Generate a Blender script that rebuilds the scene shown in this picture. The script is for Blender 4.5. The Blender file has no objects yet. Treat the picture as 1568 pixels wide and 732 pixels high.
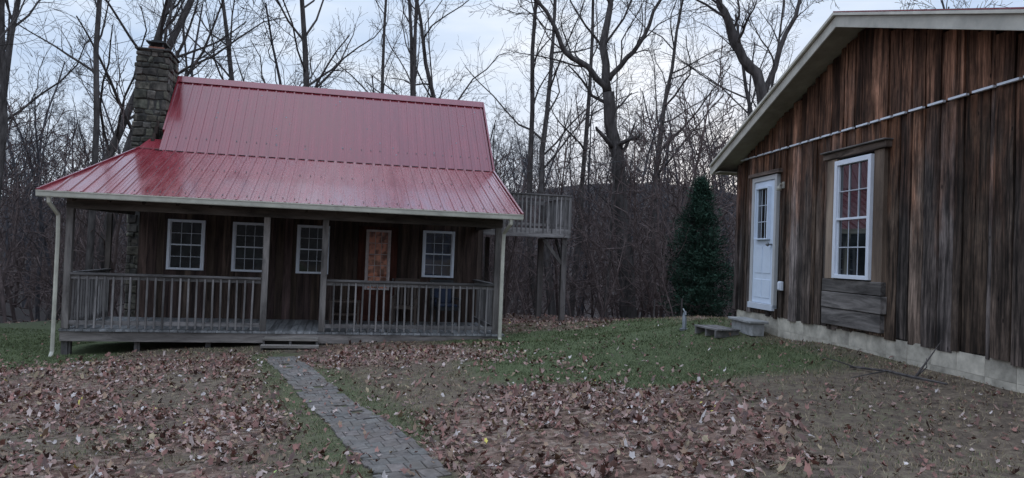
import bpy, math, random
import numpy as np
from mathutils import Vector, Matrix
random.seed(7); rng=np.random.default_rng(7)
scene=bpy.context.scene
R=math.radians

# ------------------------------------------------------------ helpers
def link(o,parent=None):
    scene.collection.objects.link(o)
    if parent is not None: o.parent=parent
    return o
def empty(name,loc=(0,0,0),rz=0,parent=None):
    e=bpy.data.objects.new(name,None); e.location=loc; e.rotation_euler=(0,0,rz)
    e.empty_display_size=.2
    return link(e,parent)

class MB:
    def __init__(s): s.v=[];s.f=[];s.c=[]
    def hexa(s,p,col=(1,1,1)):
        b=len(s.v); s.v+= [tuple(q) for q in p]
        s.f+=[(b,b+3,b+2,b+1),(b+4,b+5,b+6,b+7),(b,b+1,b+5,b+4),(b+1,b+2,b+6,b+5),(b+2,b+3,b+7,b+6),(b+3,b,b+4,b+7)]
        r=random.random(); s.c+=[(col[0],col[1],col[2],r)]*8
    def box(s,x0,x1,y0,y1,z0,z1,col=(1,1,1)):
        s.hexa([(x0,y0,z0),(x1,y0,z0),(x1,y1,z0),(x0,y1,z0),(x0,y0,z1),(x1,y0,z1),(x1,y1,z1),(x0,y1,z1)],col)
    def beam(s,p0,p1,w,h,col=(1,1,1),up=(0,0,1)):
        p0=Vector(p0);p1=Vector(p1);d=(p1-p0).normalized();u=Vector(up)
        a=d.cross(u).normalized()*w/2; b=a.cross(d).normalized()*h/2
        s.hexa([p0-a-b,p0+a-b,p1+a-b,p1-a-b,p0-a+b,p0+a+b,p1+a+b,p1-a+b],col)
    def tube(s,pts,rad,n=6,col=(1,1,1),cap=True):
        b=len(s.v); r=random.random(); m=len(pts)
        pts=[Vector(p) for p in pts]
        ref=Vector((.31,.17,.93)) if abs((pts[-1]-pts[0]).normalized().z)<.8 else Vector((1,.1,.05))
        for i,p in enumerate(pts):
            d=(pts[min(i+1,m-1)]-pts[max(i-1,0)])
            if d.length<1e-6: d=Vector((0,0,1))
            d.normalize(); a=d.cross(ref).normalized(); c=d.cross(a)
            for k in range(n):
                t=2*math.pi*k/n; q=p+(a*math.cos(t)+c*math.sin(t))*rad[i]
                s.v.append((q.x,q.y,q.z)); s.c.append((col[0],col[1],col[2],r))
        for i in range(m-1):
            for k in range(n):
                k2=(k+1)%n
                s.f.append((b+i*n+k,b+i*n+k2,b+(i+1)*n+k2,b+(i+1)*n+k))
        if cap and n>3:
            s.f.append(tuple(b+k for k in range(n))[::-1]); s.f.append(tuple(b+(m-1)*n+k for k in range(n)))
    def mesh(s,name,mat,smooth=False):
        me=bpy.data.meshes.new(name); me.from_pydata(s.v,[],s.f)
        at=me.color_attributes.new("col",'FLOAT_COLOR','POINT')
        at.data.foreach_set("color",np.array(s.c,dtype=np.float32).ravel())
        if mat: me.materials.append(mat)
        if smooth: me.polygons.foreach_set("use_smooth",[True]*len(me.polygons))
        me.update(); return me
    def obj(s,name,mat,parent=None,smooth=False,bevel=0):
        o=bpy.data.objects.new(name,s.mesh(name,mat,smooth)); link(o,parent)
        if bevel:
            m=o.modifiers.new("bev",'BEVEL'); m.width=bevel; m.segments=1; m.limit_method='ANGLE'
        return o

def newmat(name):
    m=bpy.data.materials.new(name); m.use_nodes=True
    nt=m.node_tree; b=nt.nodes["Principled BSDF"]; return m,nt,b
def N(nt,t,**k):
    n=nt.nodes.new(t)
    for a,v in k.items(): setattr(n,a,v)
    return n
def noise(nt,vec,scale,detail=4,rough=.6,dist=0):
    n=N(nt,'ShaderNodeTexNoise'); n.inputs['Scale'].default_value=scale; n.inputs['Detail'].default_value=detail
    n.inputs['Roughness'].default_value=rough; n.inputs['Distortion'].default_value=dist
    if vec: nt.links.new(vec,n.inputs['Vector'])
    return n.outputs['Fac']
def ramp(nt,fac,stops,interp='LINEAR'):
    r=N(nt,'ShaderNodeValToRGB'); cr=r.color_ramp; cr.interpolation=interp
    while len(cr.elements)<len(stops): cr.elements.new(.5)
    for e,(p,c) in zip(cr.elements,stops):
        e.position=p; e.color=(c,c,c,1) if not hasattr(c,'__len__') else (*c,1)
    nt.links.new(fac,r.inputs[0]); return r.outputs[0]
def mix(nt,fac,a,b,mode='MIX'):
    m=N(nt,'ShaderNodeMix',data_type='RGBA',blend_type=mode)
    for s,v in ((m.inputs[0],fac),(m.inputs[6],a),(m.inputs[7],b)):
        if isinstance(v,(int,float)): s.default_value=v
        elif isinstance(v,tuple): s.default_value=(*v,1)
        else: nt.links.new(v,s)
    return m.outputs[2]
def math_(nt,op,a,b=0.0):
    m=N(nt,'ShaderNodeMath',operation=op)
    for s,v in ((m.inputs[0],a),(m.inputs[1],b)):
        if isinstance(v,(int,float)): s.default_value=v
        else: nt.links.new(v,s)
    return m.outputs[0]
def coords(nt,scale=(1,1,1),rand=True):
    tc=N(nt,'ShaderNodeTexCoord'); mp=N(nt,'ShaderNodeMapping'); mp.inputs['Scale'].default_value=scale
    nt.links.new(tc.outputs['Object'],mp.inputs['Vector'])
    if not rand: return mp.outputs[0],None
    at=N(nt,'ShaderNodeAttribute',attribute_name="col")
    sc=math_(nt,'MULTIPLY',at.outputs['Alpha'],37.0)
    cx=N(nt,'ShaderNodeCombineXYZ'); nt.links.new(sc,cx.inputs[0]); nt.links.new(sc,cx.inputs[1]); nt.links.new(sc,cx.inputs[2])
    va=N(nt,'ShaderNodeVectorMath',operation='ADD'); nt.links.new(mp.outputs[0],va.inputs[0]); nt.links.new(cx.outputs[0],va.inputs[1])
    return va.outputs[0],at
def bump(nt,b,h,strength=.4,dist=.01):
    bp=N(nt,'ShaderNodeBump'); bp.inputs['Strength'].default_value=strength; bp.inputs['Distance'].default_value=dist
    nt.links.new(h,bp.inputs['Height']); nt.links.new(bp.outputs[0],b.inputs['Normal'])

def wood(name,scale,dark,light,rough=.85,extra=None,bs=.6,lo=.32,hi=.68):
    m,nt,b=newmat(name)
    v,at=coords(nt,scale)
    f1=noise(nt,v,1.0,5,.7,.6); f2=noise(nt,v,.25,2,.5)
    c=ramp(nt,f1,[(lo,dark),(hi,light)])
    c=mix(nt,1.0,c,at.outputs['Color'],'MULTIPLY')
    k=ramp(nt,f2,[(.35,.55),(.65,1.1)])
    c=mix(nt,1.0,c,k,'MULTIPLY')
    if extra: c=extra(nt,c)
    nt.links.new(c,b.inputs['Base Color']); b.inputs['Roughness'].default_value=rough
    b.inputs['Specular IOR Level'].default_value=.2
    if bs: bump(nt,b,f1,bs,.006)
    return m
def plain(name,col,rough=.6,var=.25,scale=6,metal=0,spec=.5,bs=0):
    m,nt,b=newmat(name); v,at=coords(nt,(1,1,1))
    f=noise(nt,v,scale,4,.65)
    k=ramp(nt,f,[(.3,1-var),(.7,1+var*.4)])
    c=mix(nt,1.0,col,k,'MULTIPLY'); c=mix(nt,1.0,c,at.outputs['Color'],'MULTIPLY')
    nt.links.new(c,b.inputs['Base Color']); b.inputs['Roughness'].default_value=rough
    b.inputs['Metallic'].default_value=metal; b.inputs['Specular IOR Level'].default_value=spec
    if bs: bump(nt,b,f,bs,.004)
    return m

# ------------------------------------------------------------ materials
def barn_extra(nt,c):
    tc=N(nt,'ShaderNodeTexCoord'); sp=N(nt,'ShaderNodeSeparateXYZ'); nt.links.new(tc.outputs['Object'],sp.inputs[0])
    def nz(sc,s,d=3,r=.65):
        mp=N(nt,'ShaderNodeMapping'); mp.inputs['Scale'].default_value=sc; nt.links.new(tc.outputs['Object'],mp.inputs[0]); return noise(nt,mp.outputs[0],s,d,r)
    z=math_(nt,'MULTIPLY',math_(nt,'SUBTRACT',sp.outputs[2],2.2),.20)
    f=ramp(nt,math_(nt,'ADD',z,math_(nt,'SUBTRACT',nz((3.5,3.5,.8),1.1,4),.45)),[(.03,0.),(.33,.85)])
    c=mix(nt,f,c,mix(nt,1.0,c,(1.75,1.10,.78),'MULTIPLY'))
    st=ramp(nt,nz((24,24,.8),1,4,.7),[(.38,.28),(.54,1.)]); c=mix(nt,1.0,c,st,'MULTIPLY')
    g=ramp(nt,nz((75,75,5),1,3,.7),[(.35,.62),(.65,1.25)]); c=mix(nt,1.0,c,g,'MULTIPLY')
    bl=ramp(nt,nz((2.2,2.2,1.4),1,4,.7),[(.36,.50),(.6,1.12)]); c=mix(nt,1.0,c,bl,'MULTIPLY')
    v=N(nt,'ShaderNodeTexVoronoi'); v.inputs['Scale'].default_value=3.2; mp3=N(nt,'ShaderNodeMapping'); mp3.inputs['Scale'].default_value=(2.0,1,.8); nt.links.new(tc.outputs['Object'],mp3.inputs[0]); nt.links.new(mp3.outputs[0],v.inputs['Vector'])
    kf=ramp(nt,v.outputs['Distance'],[(.04,.15),(.08,1.)])
    return mix(nt,1.0,c,kf,'MULTIPLY')
M_barn=wood("weathered_board",(15,15,1.6),(.070,.056,.051),(.30,.243,.220),.9,barn_extra,1.0,.33,.67)
M_cabin=wood("cabin_board",(14,14,1.2),(.035,.026,.022),(.135,.096,.08),.85)
M_porchv=wood("porch_timber",(9,9,1.5),(.10,.092,.088),(.285,.26,.25),.85,bs=.3)
M_porchh=wood("porch_timber_horizontal",(1.5,9,9),(.10,.092,.088),(.285,.26,.25),.85,bs=.3)
M_floor=wood("porch_floor_board",(12,1.2,12),(.13,.13,.13),(.34,.335,.335),.5,bs=.3)
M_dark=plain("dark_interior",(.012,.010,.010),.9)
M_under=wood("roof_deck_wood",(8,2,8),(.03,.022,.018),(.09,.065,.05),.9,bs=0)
M_newwood=wood("fresh_plank",(9,9,1.2),(.17,.13,.105),(.43,.34,.27),.8)
M_greyplank=wood("grey_plank",(1.2,10,10),(.06,.054,.052),(.33,.30,.285),.85)
M_white=plain("white_vinyl",(.74,.77,.84),.4,.08)
M_door=plain("white_door_paint",(.70,.77,.88),.4,.08)
M_trim=plain("cream_trim",(.60,.56,.48),.5,.3,3)
M_gutter=plain("gutter_paint",(.55,.52,.43),.4,.3,3)
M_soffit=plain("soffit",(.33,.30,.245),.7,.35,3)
M_block=plain("painted_block",(.50,.45,.37),.85,.55,4,bs=.4)
M_conc=plain("concrete",(.34,.33,.32),.9,.4,9,bs=.5)
M_metal=plain("dull_metal",(.20,.21,.22),.5,.3,8,metal=.6)
M_black=plain("black_iron",(.02,.02,.022),.5)
M_clay=plain("flue_clay",(.26,.10,.065),.8,.4)
M_stone=plain("field_stone",(.115,.105,.092),.95,.9,7,bs=1.0)
M_mortar=plain("mortar",(.06,.055,.05),.95,.5,8,bs=.6)
M_blue=plain("dark_cushion",(.020,.028,.055),.9,.4)
M_sitwood=plain("chair_wood",(.09,.06,.045),.6,.3)
M_rust=plain("door_sash_paint",(.60,.50,.48),.6,.3,8)

def roof_mat():
    m,nt,b=newmat("red_metal_roof"); v,at=coords(nt,(1,1,1),True)
    f=noise(nt,v,2.2,3,.7)
    tc=N(nt,'ShaderNodeTexCoord'); mp=N(nt,'ShaderNodeMapping'); mp.inputs['Scale'].default_value=(6,.8,.8); nt.links.new(tc.outputs['Object'],mp.inputs[0])
    f3=noise(nt,mp.outputs[0],1.,5,.7)
    c=ramp(nt,f3,[(.3,(.165,.013,.020)),(.7,(.235,.026,.038))])
    nt.links.new(c,b.inputs['Base Color'])
    r=ramp(nt,f3,[(.35,.13),(.65,.34)]); nt.links.new(r,b.inputs['Roughness'])
    b.inputs['Specular IOR Level'].default_value=.75
    b.inputs['Coat Weight'].default_value=.25; b.inputs['Coat Roughness'].default_value=.1
    bump(nt,b,f,.2,.012); return m
M_roof=roof_mat()
def glass_mat(name,tint,ior=2.1,sc=4.3,lo=.35,hi=.7):
    m,nt,b=newmat(name); v,at=coords(nt,(1,1,1),True)
    f=noise(nt,v,sc,3,.5); c=ramp(nt,f,[(lo,tuple(t*.25 for t in tint)),(hi,tint)])
    nt.links.new(c,b.inputs['Base Color']); b.inputs['Roughness'].default_value=.02
    b.inputs['IOR'].default_value=ior
    f2=noise(nt,v,.8,1,.4); bump(nt,b,f2,.3,.03); return m
M_glass=glass_mat("window_glass",(.034,.040,.040),1.65)
M_glass2=glass_mat("window_glass_clear",(.02,.025,.028),2.2)
M_skytintgl=glass_mat("window_glass_blue",(.035,.055,.10),1.9)  # blue base colour paints a sky reflection into the pane
M_doorgl=glass_mat("door_glass",(.75,.30,.19),1.7,5.0,.42,.58)

def bark_mat(name,a,bcol,bp=True):
    m,nt,b=newmat(name); v,at=coords(nt,(5,5,1.2),False)
    f=noise(nt,v,1.5,4 if bp else 1,.7); c=ramp(nt,f,[(.3,a),(.7,bcol)])
    nt.links.new(c,b.inputs['Base Color']); b.inputs['Roughness'].default_value=1
    b.inputs['Specular IOR Level'].default_value=0
    if bp: bump(nt,b,f,.8,.03)
    return m
M_bark=bark_mat("bark",(.036,.032,.031),(.13,.115,.11))
M_bark_haze=bark_mat("bark_far_haze_tint",(.050,.047,.052),(.12,.113,.12),False)  # cooler, flatter bark colour mimics haze over the distant trees
M_brush=bark_mat("brush_twig",(.075,.058,.056),(.17,.128,.12),False)

# ------------------------------------------------------------ terrain
CP=np.array([(0,0,0),(0,4,0),(-4,5,-.2),(3.2,5,.3),(4.75,6.84,.51),(4.5,9.5,.55),(4.1,13.3,.6),(9,10,.7),(7,5,.6),
 (-8.2,14,-.64),(-6,14.2,-.5),(-4.2,14.4,-.41),(-2,15,-.32),(-.3,15.9,-.27),(1.4,16.5,-.08),(3,16.5,.22),(5.5,17.5,.25),(1.6,21.5,-.3),(-10,18,-.8),(-13,12,-.85),
 (-6,20,-.6),(5.5,22,-.2),(10,20,.1),(-3,10,-.3),(-6,8,-.4),(1,10,.03),(2,13,.15),(0,13,-.1),(5,27,-1.2),(-5,30,-2.0),(0,40,-3.2),
 (15,34,-2.2),(-20,25,-1.9),(20,15,.3),(-25,5,-1.2),(0,-10,.2),(-15,40,-3.2),(30,40,-2),(15,-15,1),(-15,-15,-.6)],dtype=float)
def H(x,y):
    x=np.asarray(x,float);y=np.asarray(y,float)
    num=np.zeros_like(x);den=np.zeros_like(x)
    for cx,cy,cz in CP:
        w=1/((x-cx)**2+(y-cy)**2+1.2)**2; num+=w*cz; den+=w
    z=num/den
    r=np.sqrt(x**2+(y-8)**2)
    an=np.arctan2(x,y)
    t=np.clip((r-40)/66,0,1); z=z+ (t*t*(3-2*t))*(9+5*np.sin(an*2.2+.3)+1.6*np.sin(an*9+1)+1.0*np.sin(an*17+r*.05))
    far=np.clip((r-18)/20,0,1); z=z+far*(.35*np.sin(x*.25+.6*np.sin(y*.2))+.3*np.sin(y*.31+x*.1))
    return z
def h1(x,y): return float(H(np.array([x]),np.array([y]))[0])
PATH=np.array([(.9,2.5),(.2,3.9),(-.66,5.3),(-1.5,7.4),(-2.5,9.8),(-3.62,12.1),(-4.0,13.1)])
def px(y): return np.interp(y,PATH[:,1],PATH[:,0])
def vnoise(x,y,s=0):
    xi=np.floor(x).astype(int); yi=np.floor(y).astype(int); fx=x-xi; fy=y-yi
    fx=fx*fx*(3-2*fx); fy=fy*fy*(3-2*fy)
    def h(a,b):
        n=(a*374761393+b*668265263+s*982451653)&0x7fffffff
        n=((n^(n>>13))*1274126177)&0x7fffffff
        return ((n^(n>>16))&0xffff)/65535.
    return (h(xi,yi)*(1-fx)+h(xi+1,yi)*fx)*(1-fy)+(h(xi,yi+1)*(1-fx)+h(xi+1,yi+1)*fx)*fy
def fbm(x,y,s=0): return .5*vnoise(x,y,s)+.3*vnoise(x*2.1,y*2.1,s+1)+.2*vnoise(x*4.3,y*4.3,s+2)
def sm(a,b,x):
    t=np.clip((x-a)/(b-a),0,1); return t*t*(3-2*t)
def density(x,y):
    side=x-px(y); n=fbm(x*1.1,y*1.1,3)
    d=np.full_like(x,.08)
    left=sm(-.30,-.8,side)*sm(14.4,13.4,y)
    d=np.maximum(d,left*(.42+.55*sm(.40,.60,n)))
    e=np.sqrt(((x-.72-.05*(y-7))/1.7)**2+((y-6.3)/3.0)**2)
    d=np.maximum(d,sm(1.25,.65,e+.8*(n-.5))*.92)
    band=sm(10.6,12.0,y)*sm(15.6,14.9,y)*sm(-.2,.3,side)*sm(.7,-.8,x)
    d=np.maximum(d,band*.9)
    d=np.maximum(d,sm(.5,1.1,side)*sm(2.0,.3,x)*sm(13,10.5,y)*sm(8,9.3,y)*.38*sm(.40,.6,n))
    back=sm(16.2,17.0,y)*sm(3.4,2.2,x)*sm(-.8,0,x); d=np.maximum(d,back*.8)
    d=np.maximum(d,sm(19.0,20.5,y)*.9)
    d=np.maximum(d,sm(2.0,2.8,x)*sm(8.5,6.2,y)*.28)
    farl=sm(-7.0,-8.5,x)*sm(11.5,13,y); d=d*(1-farl*.8)
    return d
def greenm(x,y):
    n=fbm(x*.6+9,y*.6,11)
    g=.12+.24*n
    g=np.maximum(g,sm(-1.4,.4,x+ .2*(y-10))*sm(7.6,9.6,y+ (x*.15))*sm(19.5,17.5,y)*(.52+.5*n))
    g=np.maximum(g,sm(-6.5,-8.5,x)*sm(11,13,y)*sm(24,20,y)*.9)
    side=np.abs(x-px(y)); g=np.maximum(g,sm(1.3,.4,side)*.50*sm(15,13.5,y))
    g=g*(1-.60*sm(3.2,4.4,x+.25*(n-.5)))
    return np.clip(g,0,1)

def axis(parts):
    out=[]
    for a,b,st in parts: out+=list(np.arange(a,b,st))
    return np.array(out)
xs=axis([(-420,-120,30),(-120,-40,4),(-40,-16,1.5),(-16,12,.22),(12,40,1.5),(40,120,4),(120,450,30)])
ys=axis([(-300,-60,30),(-60,-2,3),(-2,24,.22),(24,50,1.2),(50,130,4),(130,480,30)])
X,Y=np.meshgrid(xs,ys); xf=X.ravel(); yf=Y.ravel(); zf=H(xf,yf)
nearm=(xf>-16)&(xf<12)&(yf>-2)&(yf<24)
zf=zf+np.where(nearm,(fbm(xf*1.5,yf*1.5,5)-.5)*.05,0)
nx,ny=len(xs),len(ys)
idx=np.arange(nx*ny).reshape(ny,nx)
F=np.stack([idx[:-1,:-1],idx[:-1,1:],idx[1:,1:],idx[1:,:-1]],-1).reshape(-1,4)
def np_mesh(name,V,F,cols,mat,smooth=False):
    me=bpy.data.meshes.new(name); k=F.shape[1]
    me.vertices.add(len(V)); me.vertices.foreach_set("co",V.astype(np.float32).ravel())
    me.loops.add(F.size); me.loops.foreach_set("vertex_index",F.astype(np.int32).ravel())
    me.polygons.add(len(F)); me.polygons.foreach_set("loop_start",np.arange(0,F.size,k,dtype=np.int32))
    me.polygons.foreach_set("loop_total",np.full(len(F),k,dtype=np.int32))
    if smooth: me.polygons.foreach_set("use_smooth",[True]*len(F))
    me.update(); me.validate()
    at=me.color_attributes.new("col",'FLOAT_COLOR','POINT'); at.data.foreach_set("color",cols.astype(np.float32).ravel())
    me.materials.append(mat); o=bpy.data.objects.new(name,me); return link(o)
gm,nt,b=newmat("ground_soil_grass")
tc=N(nt,'ShaderNodeTexCoord'); v=tc.outputs['Object']; at=N(nt,'ShaderNodeAttribute',attribute_name="col")
sp=N(nt,'ShaderNodeSeparateColor'); nt.links.new(at.outputs['Color'],sp.inputs[0])
n1=noise(nt,v,9,5,.75); n2=noise(nt,v,35,3,.7)
soil=ramp(nt,n1,[(.3,(.055,.042,.034)),(.5,(.12,.09,.068)),(.72,(.23,.178,.128))])
grass=ramp(nt,n2,[(.3,(.030,.038,.020)),(.52,(.080,.098,.045)),(.8,(.19,.188,.10))])
vo=N(nt,'ShaderNodeTexVoronoi'); vo.inputs['Scale'].default_value=15; nt.links.new(v,vo.inputs['Vector'])
lr=N(nt,'ShaderNodeSeparateColor'); nt.links.new(vo.outputs['Color'],lr.inputs[0])
leafc=ramp(nt,lr.outputs[0],[(.0,(.07,.040,.031)),(.35,(.15,.088,.066)),(.65,(.24,.155,.12)),(1,(.31,.24,.195))])
leafc=mix(nt,ramp(nt,n2,[(.35,.0),(.6,.6)]),leafc,(.07,.05,.04))
gf=ramp(nt,math_(nt,'ADD',sp.outputs[0],math_(nt,'MULTIPLY',math_(nt,'SUBTRACT',n1,.5),.9)),[(.25,0.),(.6,1.)])
c=mix(nt,gf,soil,grass)
lf=ramp(nt,math_(nt,'ADD',sp.outputs[1],math_(nt,'MULTIPLY',math_(nt,'SUBTRACT',n1,.5),.8)),[(.45,0.),(.8,1.)])
c=mix(nt,lf,c,leafc)
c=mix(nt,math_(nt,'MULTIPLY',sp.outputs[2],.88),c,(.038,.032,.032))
nt.links.new(c,b.inputs['Base Color']); b.inputs['Roughness'].default_value=.95; b.inputs['Specular IOR Level'].default_value=.15
bump(nt,b,n1,.9,.03)
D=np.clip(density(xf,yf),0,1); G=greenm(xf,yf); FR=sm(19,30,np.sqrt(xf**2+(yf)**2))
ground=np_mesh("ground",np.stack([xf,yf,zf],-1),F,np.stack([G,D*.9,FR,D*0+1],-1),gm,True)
def HG(x,y): return H(x,y)+(fbm(x*1.5,y*1.5,5)-.5)*.05

# ------------------------------------------------------------ path
mp_,nt,b=newmat("paving_brick"); v,at=coords(nt,(1,1,1),True)
f=noise(nt,v,14,4,.7); c=ramp(nt,f,[(.3,(.060,.053,.049)),(.7,(.19,.17,.157))])
c=mix(nt,1.0,c,at.outputs['Color'],'MULTIPLY')
tc=N(nt,'ShaderNodeTexCoord'); fd=noise(nt,tc.outputs['Object'],2.5,5,.75); c=mix(nt,ramp(nt,fd,[(.45,.0),(.65,.75)]),c,(.10,.078,.062))
nt.links.new(c,b.inputs['Base Color']); b.inputs['Roughness'].default_value=.8
bump(nt,b,f,.6,.006)
mb=MB()
seg=np.sqrt((np.diff(PATH,axis=0)**2).sum(1)); L=np.concatenate([[0],np.cumsum(seg)])
tt=.4; row=0
def pp(t): return np.array([np.interp(t,L,PATH[:,0]),np.interp(t,L,PATH[:,1])])
while tt<L[-1]:
    st=.205
    a=pp(tt); bq=pp(tt+.05); d=(bq-a)/max(1e-6,np.linalg.norm(bq-a)); nrm=np.array([d[1],-d[0]])
    wdt=.53; ncol=4; off=(.5 if row%2 else 0); js=random.uniform(-.015,.015)
    for k in range(-1 if off else 0,ncol):
        u0=max(-wdt/2,-wdt/2+(k+off)*wdt/ncol)+.0025+js; u1=min(wdt/2,-wdt/2+(k+off+1)*wdt/ncol)-.0025+js
        if u1-u0<.03 or random.random()<.02: continue
        g=.0025; P=[]
        for (uu,vv) in ((u0,g),(u1,g),(u1,st-g),(u0,st-g)):
            q=a+nrm*uu+d*vv; P.append((q[0],q[1]))
        zz=[float(HG(np.array([q[0]]),np.array([q[1]]))[0]) for q in P]
        dz=random.uniform(.010,.020); tint=random.uniform(.7,1.15); tr=random.uniform(.97,1.1)
        mb.hexa([(P[i][0],P[i][1],zz[i]-.05) for i in range(4)]+[(P[i][0],P[i][1],zz[i]+dz+random.uniform(-.002,.002)) for i in range(4)],(tint*tr,tint,tint*.97))
    tt+=st; row+=1
mb.obj("brick_path",mp_,bevel=.004)

# ------------------------------------------------------------ fallen leaves + grass
def blocked(x,y):
    dx=x-.17; dy=y-15.7; lx=dx*.973+dy*.230; ly=-dx*.230+dy*.973
    a=(lx>-9)&(lx<-.2)&(ly>.35)&(ly<7.6)
    s=(lx>-5.3)&(lx<-3.9)&(ly>-.3)&(ly<.5)
    dx=x-4.19; dy=y-12.2; lx=dx*.1034-dy*.9946; ly=dx*.9946+dy*.1034
    c=(lx>-1.15)&(lx<7)&(ly>-.03)
    return a|s|c
def scatter(n,x0,x1,y0,y1,fn,seed):
    r=np.random.default_rng(seed); x=r.uniform(x0,x1,n); y=r.uniform(y0,y1,n)
    keep=(r.random(n)<fn(x,y))&(~blocked(x,y)); keep&=np.abs(x)<y*.80+1.6
    return x[keep],y[keep],r
lm,nt,b=newmat("dry_leaf"); at=N(nt,'ShaderNodeAttribute',attribute_name="col")
nt.links.new(at.outputs['Color'],b.inputs['Base Color'])
b.inputs['Roughness'].default_value=.6; b.inputs['Specular IOR Level'].default_value=.3
def dfun(x,y):
    d=density(x,y); n=fbm(x*3.0,y*3.0,21); d=d*(.24+1.25*sm(.36,.62,n))
    d=np.where(np.abs(x-px(y))<.27,np.where(y<14,.07,d),d)
    return np.clip(d,0,1)
x1,y1,r=scatter(80000,-13,6,4.2,13,lambda x,y:dfun(x,y)*np.clip(1.25-y*.03,0,1),1)
x2,y2,_=scatter(34000,-15,9,13,24,lambda x,y:dfun(x,y)*.8,2)
lx=np.concatenate([x1,x2]); ly=np.concatenate([y1,y2]); n=len(lx)
rad_=np.array([1,.66,.93,.6,.8,.4,.8,.6,.93,.66]); k=len(rad_); ang=np.arange(k)*2*math.pi/k
size=rng.uniform(.016,.045,n)*np.where(ly>13,1.15,1)*np.where(lx>2.4,.7,1)
yaw=rng.uniform(0,6.28,n); tx=rng.normal(0,.42,n); ty=rng.normal(0,.42,n)
px_=np.concatenate([[0],rad_*np.cos(ang)]); py_=np.concatenate([[0],rad_*np.sin(ang)*.85])
asp=rng.uniform(.5,1.05,n)
jit=1+rng.normal(0,.14,(n,k+1))
PX=px_[None]*size[:,None]*jit; PY=py_[None]*(size*asp)[:,None]*jit
curl=rng.uniform(-.35,1.1,n)[:,None]; PZ=curl*(PY**2*1.3+PX**2*.5)/size[:,None]+rng.normal(0,.10,(n,k+1))*size[:,None]
PZ2=PZ+PX*np.tan(np.clip(tx,-1,1))[:,None]+PY*np.tan(np.clip(ty,-1,1))[:,None]
cX=PX*np.cos(yaw)[:,None]-PY*np.sin(yaw)[:,None]; cY=PX*np.sin(yaw)[:,None]+PY*np.cos(yaw)[:,None]
PZ2=PZ2-np.minimum(0,PZ2.min(1))[:,None]*.7
base=HG(lx,ly)+.004+rng.uniform(0,.022,n)+np.where(np.abs(lx-px(ly))<.3,.014,0)
V=np.stack([cX+lx[:,None],cY+ly[:,None],PZ2+base[:,None]],-1).reshape(-1,3)
o=(np.arange(n)*(k+1))[:,None,None]; tri=np.array([[0,1+i,1+(i+1)%k] for i in range(k)])
Fc=(o+tri[None]).reshape(-1,3)
pal=np.array([(.26,.125,.10),(.165,.085,.068),(.33,.21,.175),(.41,.315,.28),(.28,.18,.12),(.105,.062,.052),(.52,.45,.42),(.22,.10,.08),(.33,.25,.155)])
ci=rng.choice(len(pal),n,p=[.19,.16,.14,.09,.14,.13,.025,.09,.035]); col=pal[ci]*rng.uniform(.65,1.15,(n,1))
ye=rng.random(n)<.0018; col[ye]=np.array([.62,.52,.12]); gr=rng.random(n)<.0008; col[gr]=np.array([.34,.44,.14])
colv=np.repeat(col,k+1,axis=0)*rng.uniform(.75,1.15,(n*(k+1),1))
C=np.concatenate([colv,np.ones((len(colv),1))],1)
np_mesh("fallen_leaves",V,Fc,C,lm)
print("leaves",n)

gmt,nt,b=newmat("grass_blade"); at=N(nt,'ShaderNodeAttribute',attribute_name="col"); nt.links.new(at.outputs['Color'],b.inputs['Base Color'])
b.inputs['Roughness'].default_value=.8; b.inputs['Specular IOR Level'].default_value=.1
gfun=lambda x,y: np.clip((.25+greenm(x,y))*(1-.6*np.clip(density(x,y),0,1))*(.35+1.0*sm(.35,.6,fbm(x*3,y*3,31))),0,1)*(np.abs(x-px(y))>.235+.05*vnoise(x*6,y*6,8))
gx1,gy1,_=scatter(220000,-12,6.2,4.2,12,gfun,3); gx2,gy2,_=scatter(120000,-14,7,12,19,gfun,4)
gx=np.concatenate([gx1,gx2]); gy=np.concatenate([gy1,gy2]); n=len(gx)
hh=rng.uniform(.012,.045,n); ww=rng.uniform(.0025,.0055,n)*(1+(gy>12)*.9); yw=rng.uniform(0,6.28,n); lean=rng.uniform(0,1.5,n); lyw=rng.uniform(0,6.28,n)
gz=HG(gx,gy)
a=np.stack([gx-ww*np.cos(yw),gy-ww*np.sin(yw),gz-.004],-1); b2=np.stack([gx+ww*np.cos(yw),gy+ww*np.sin(yw),gz-.004],-1)
t=np.stack([gx+hh*lean*np.cos(lyw),gy+hh*lean*np.sin(lyw),gz+hh],-1)
V=np.stack([a,b2,t],1).reshape(-1,3); Fg=np.arange(3*n).reshape(-1,3)
g=greenm(gx,gy)+rng.normal(0,.18,n); isg=g>.38
gc=np.where(isg[:,None],np.array([.105,.126,.060]),np.array([.28,.22,.145]))*rng.uniform(.5,1.4,(n,1))
C=np.repeat(np.concatenate([gc,np.ones((n,1))],1),3,axis=0)
np_mesh("grass",V,Fg,C,gmt)
print("grass",n)

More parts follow.
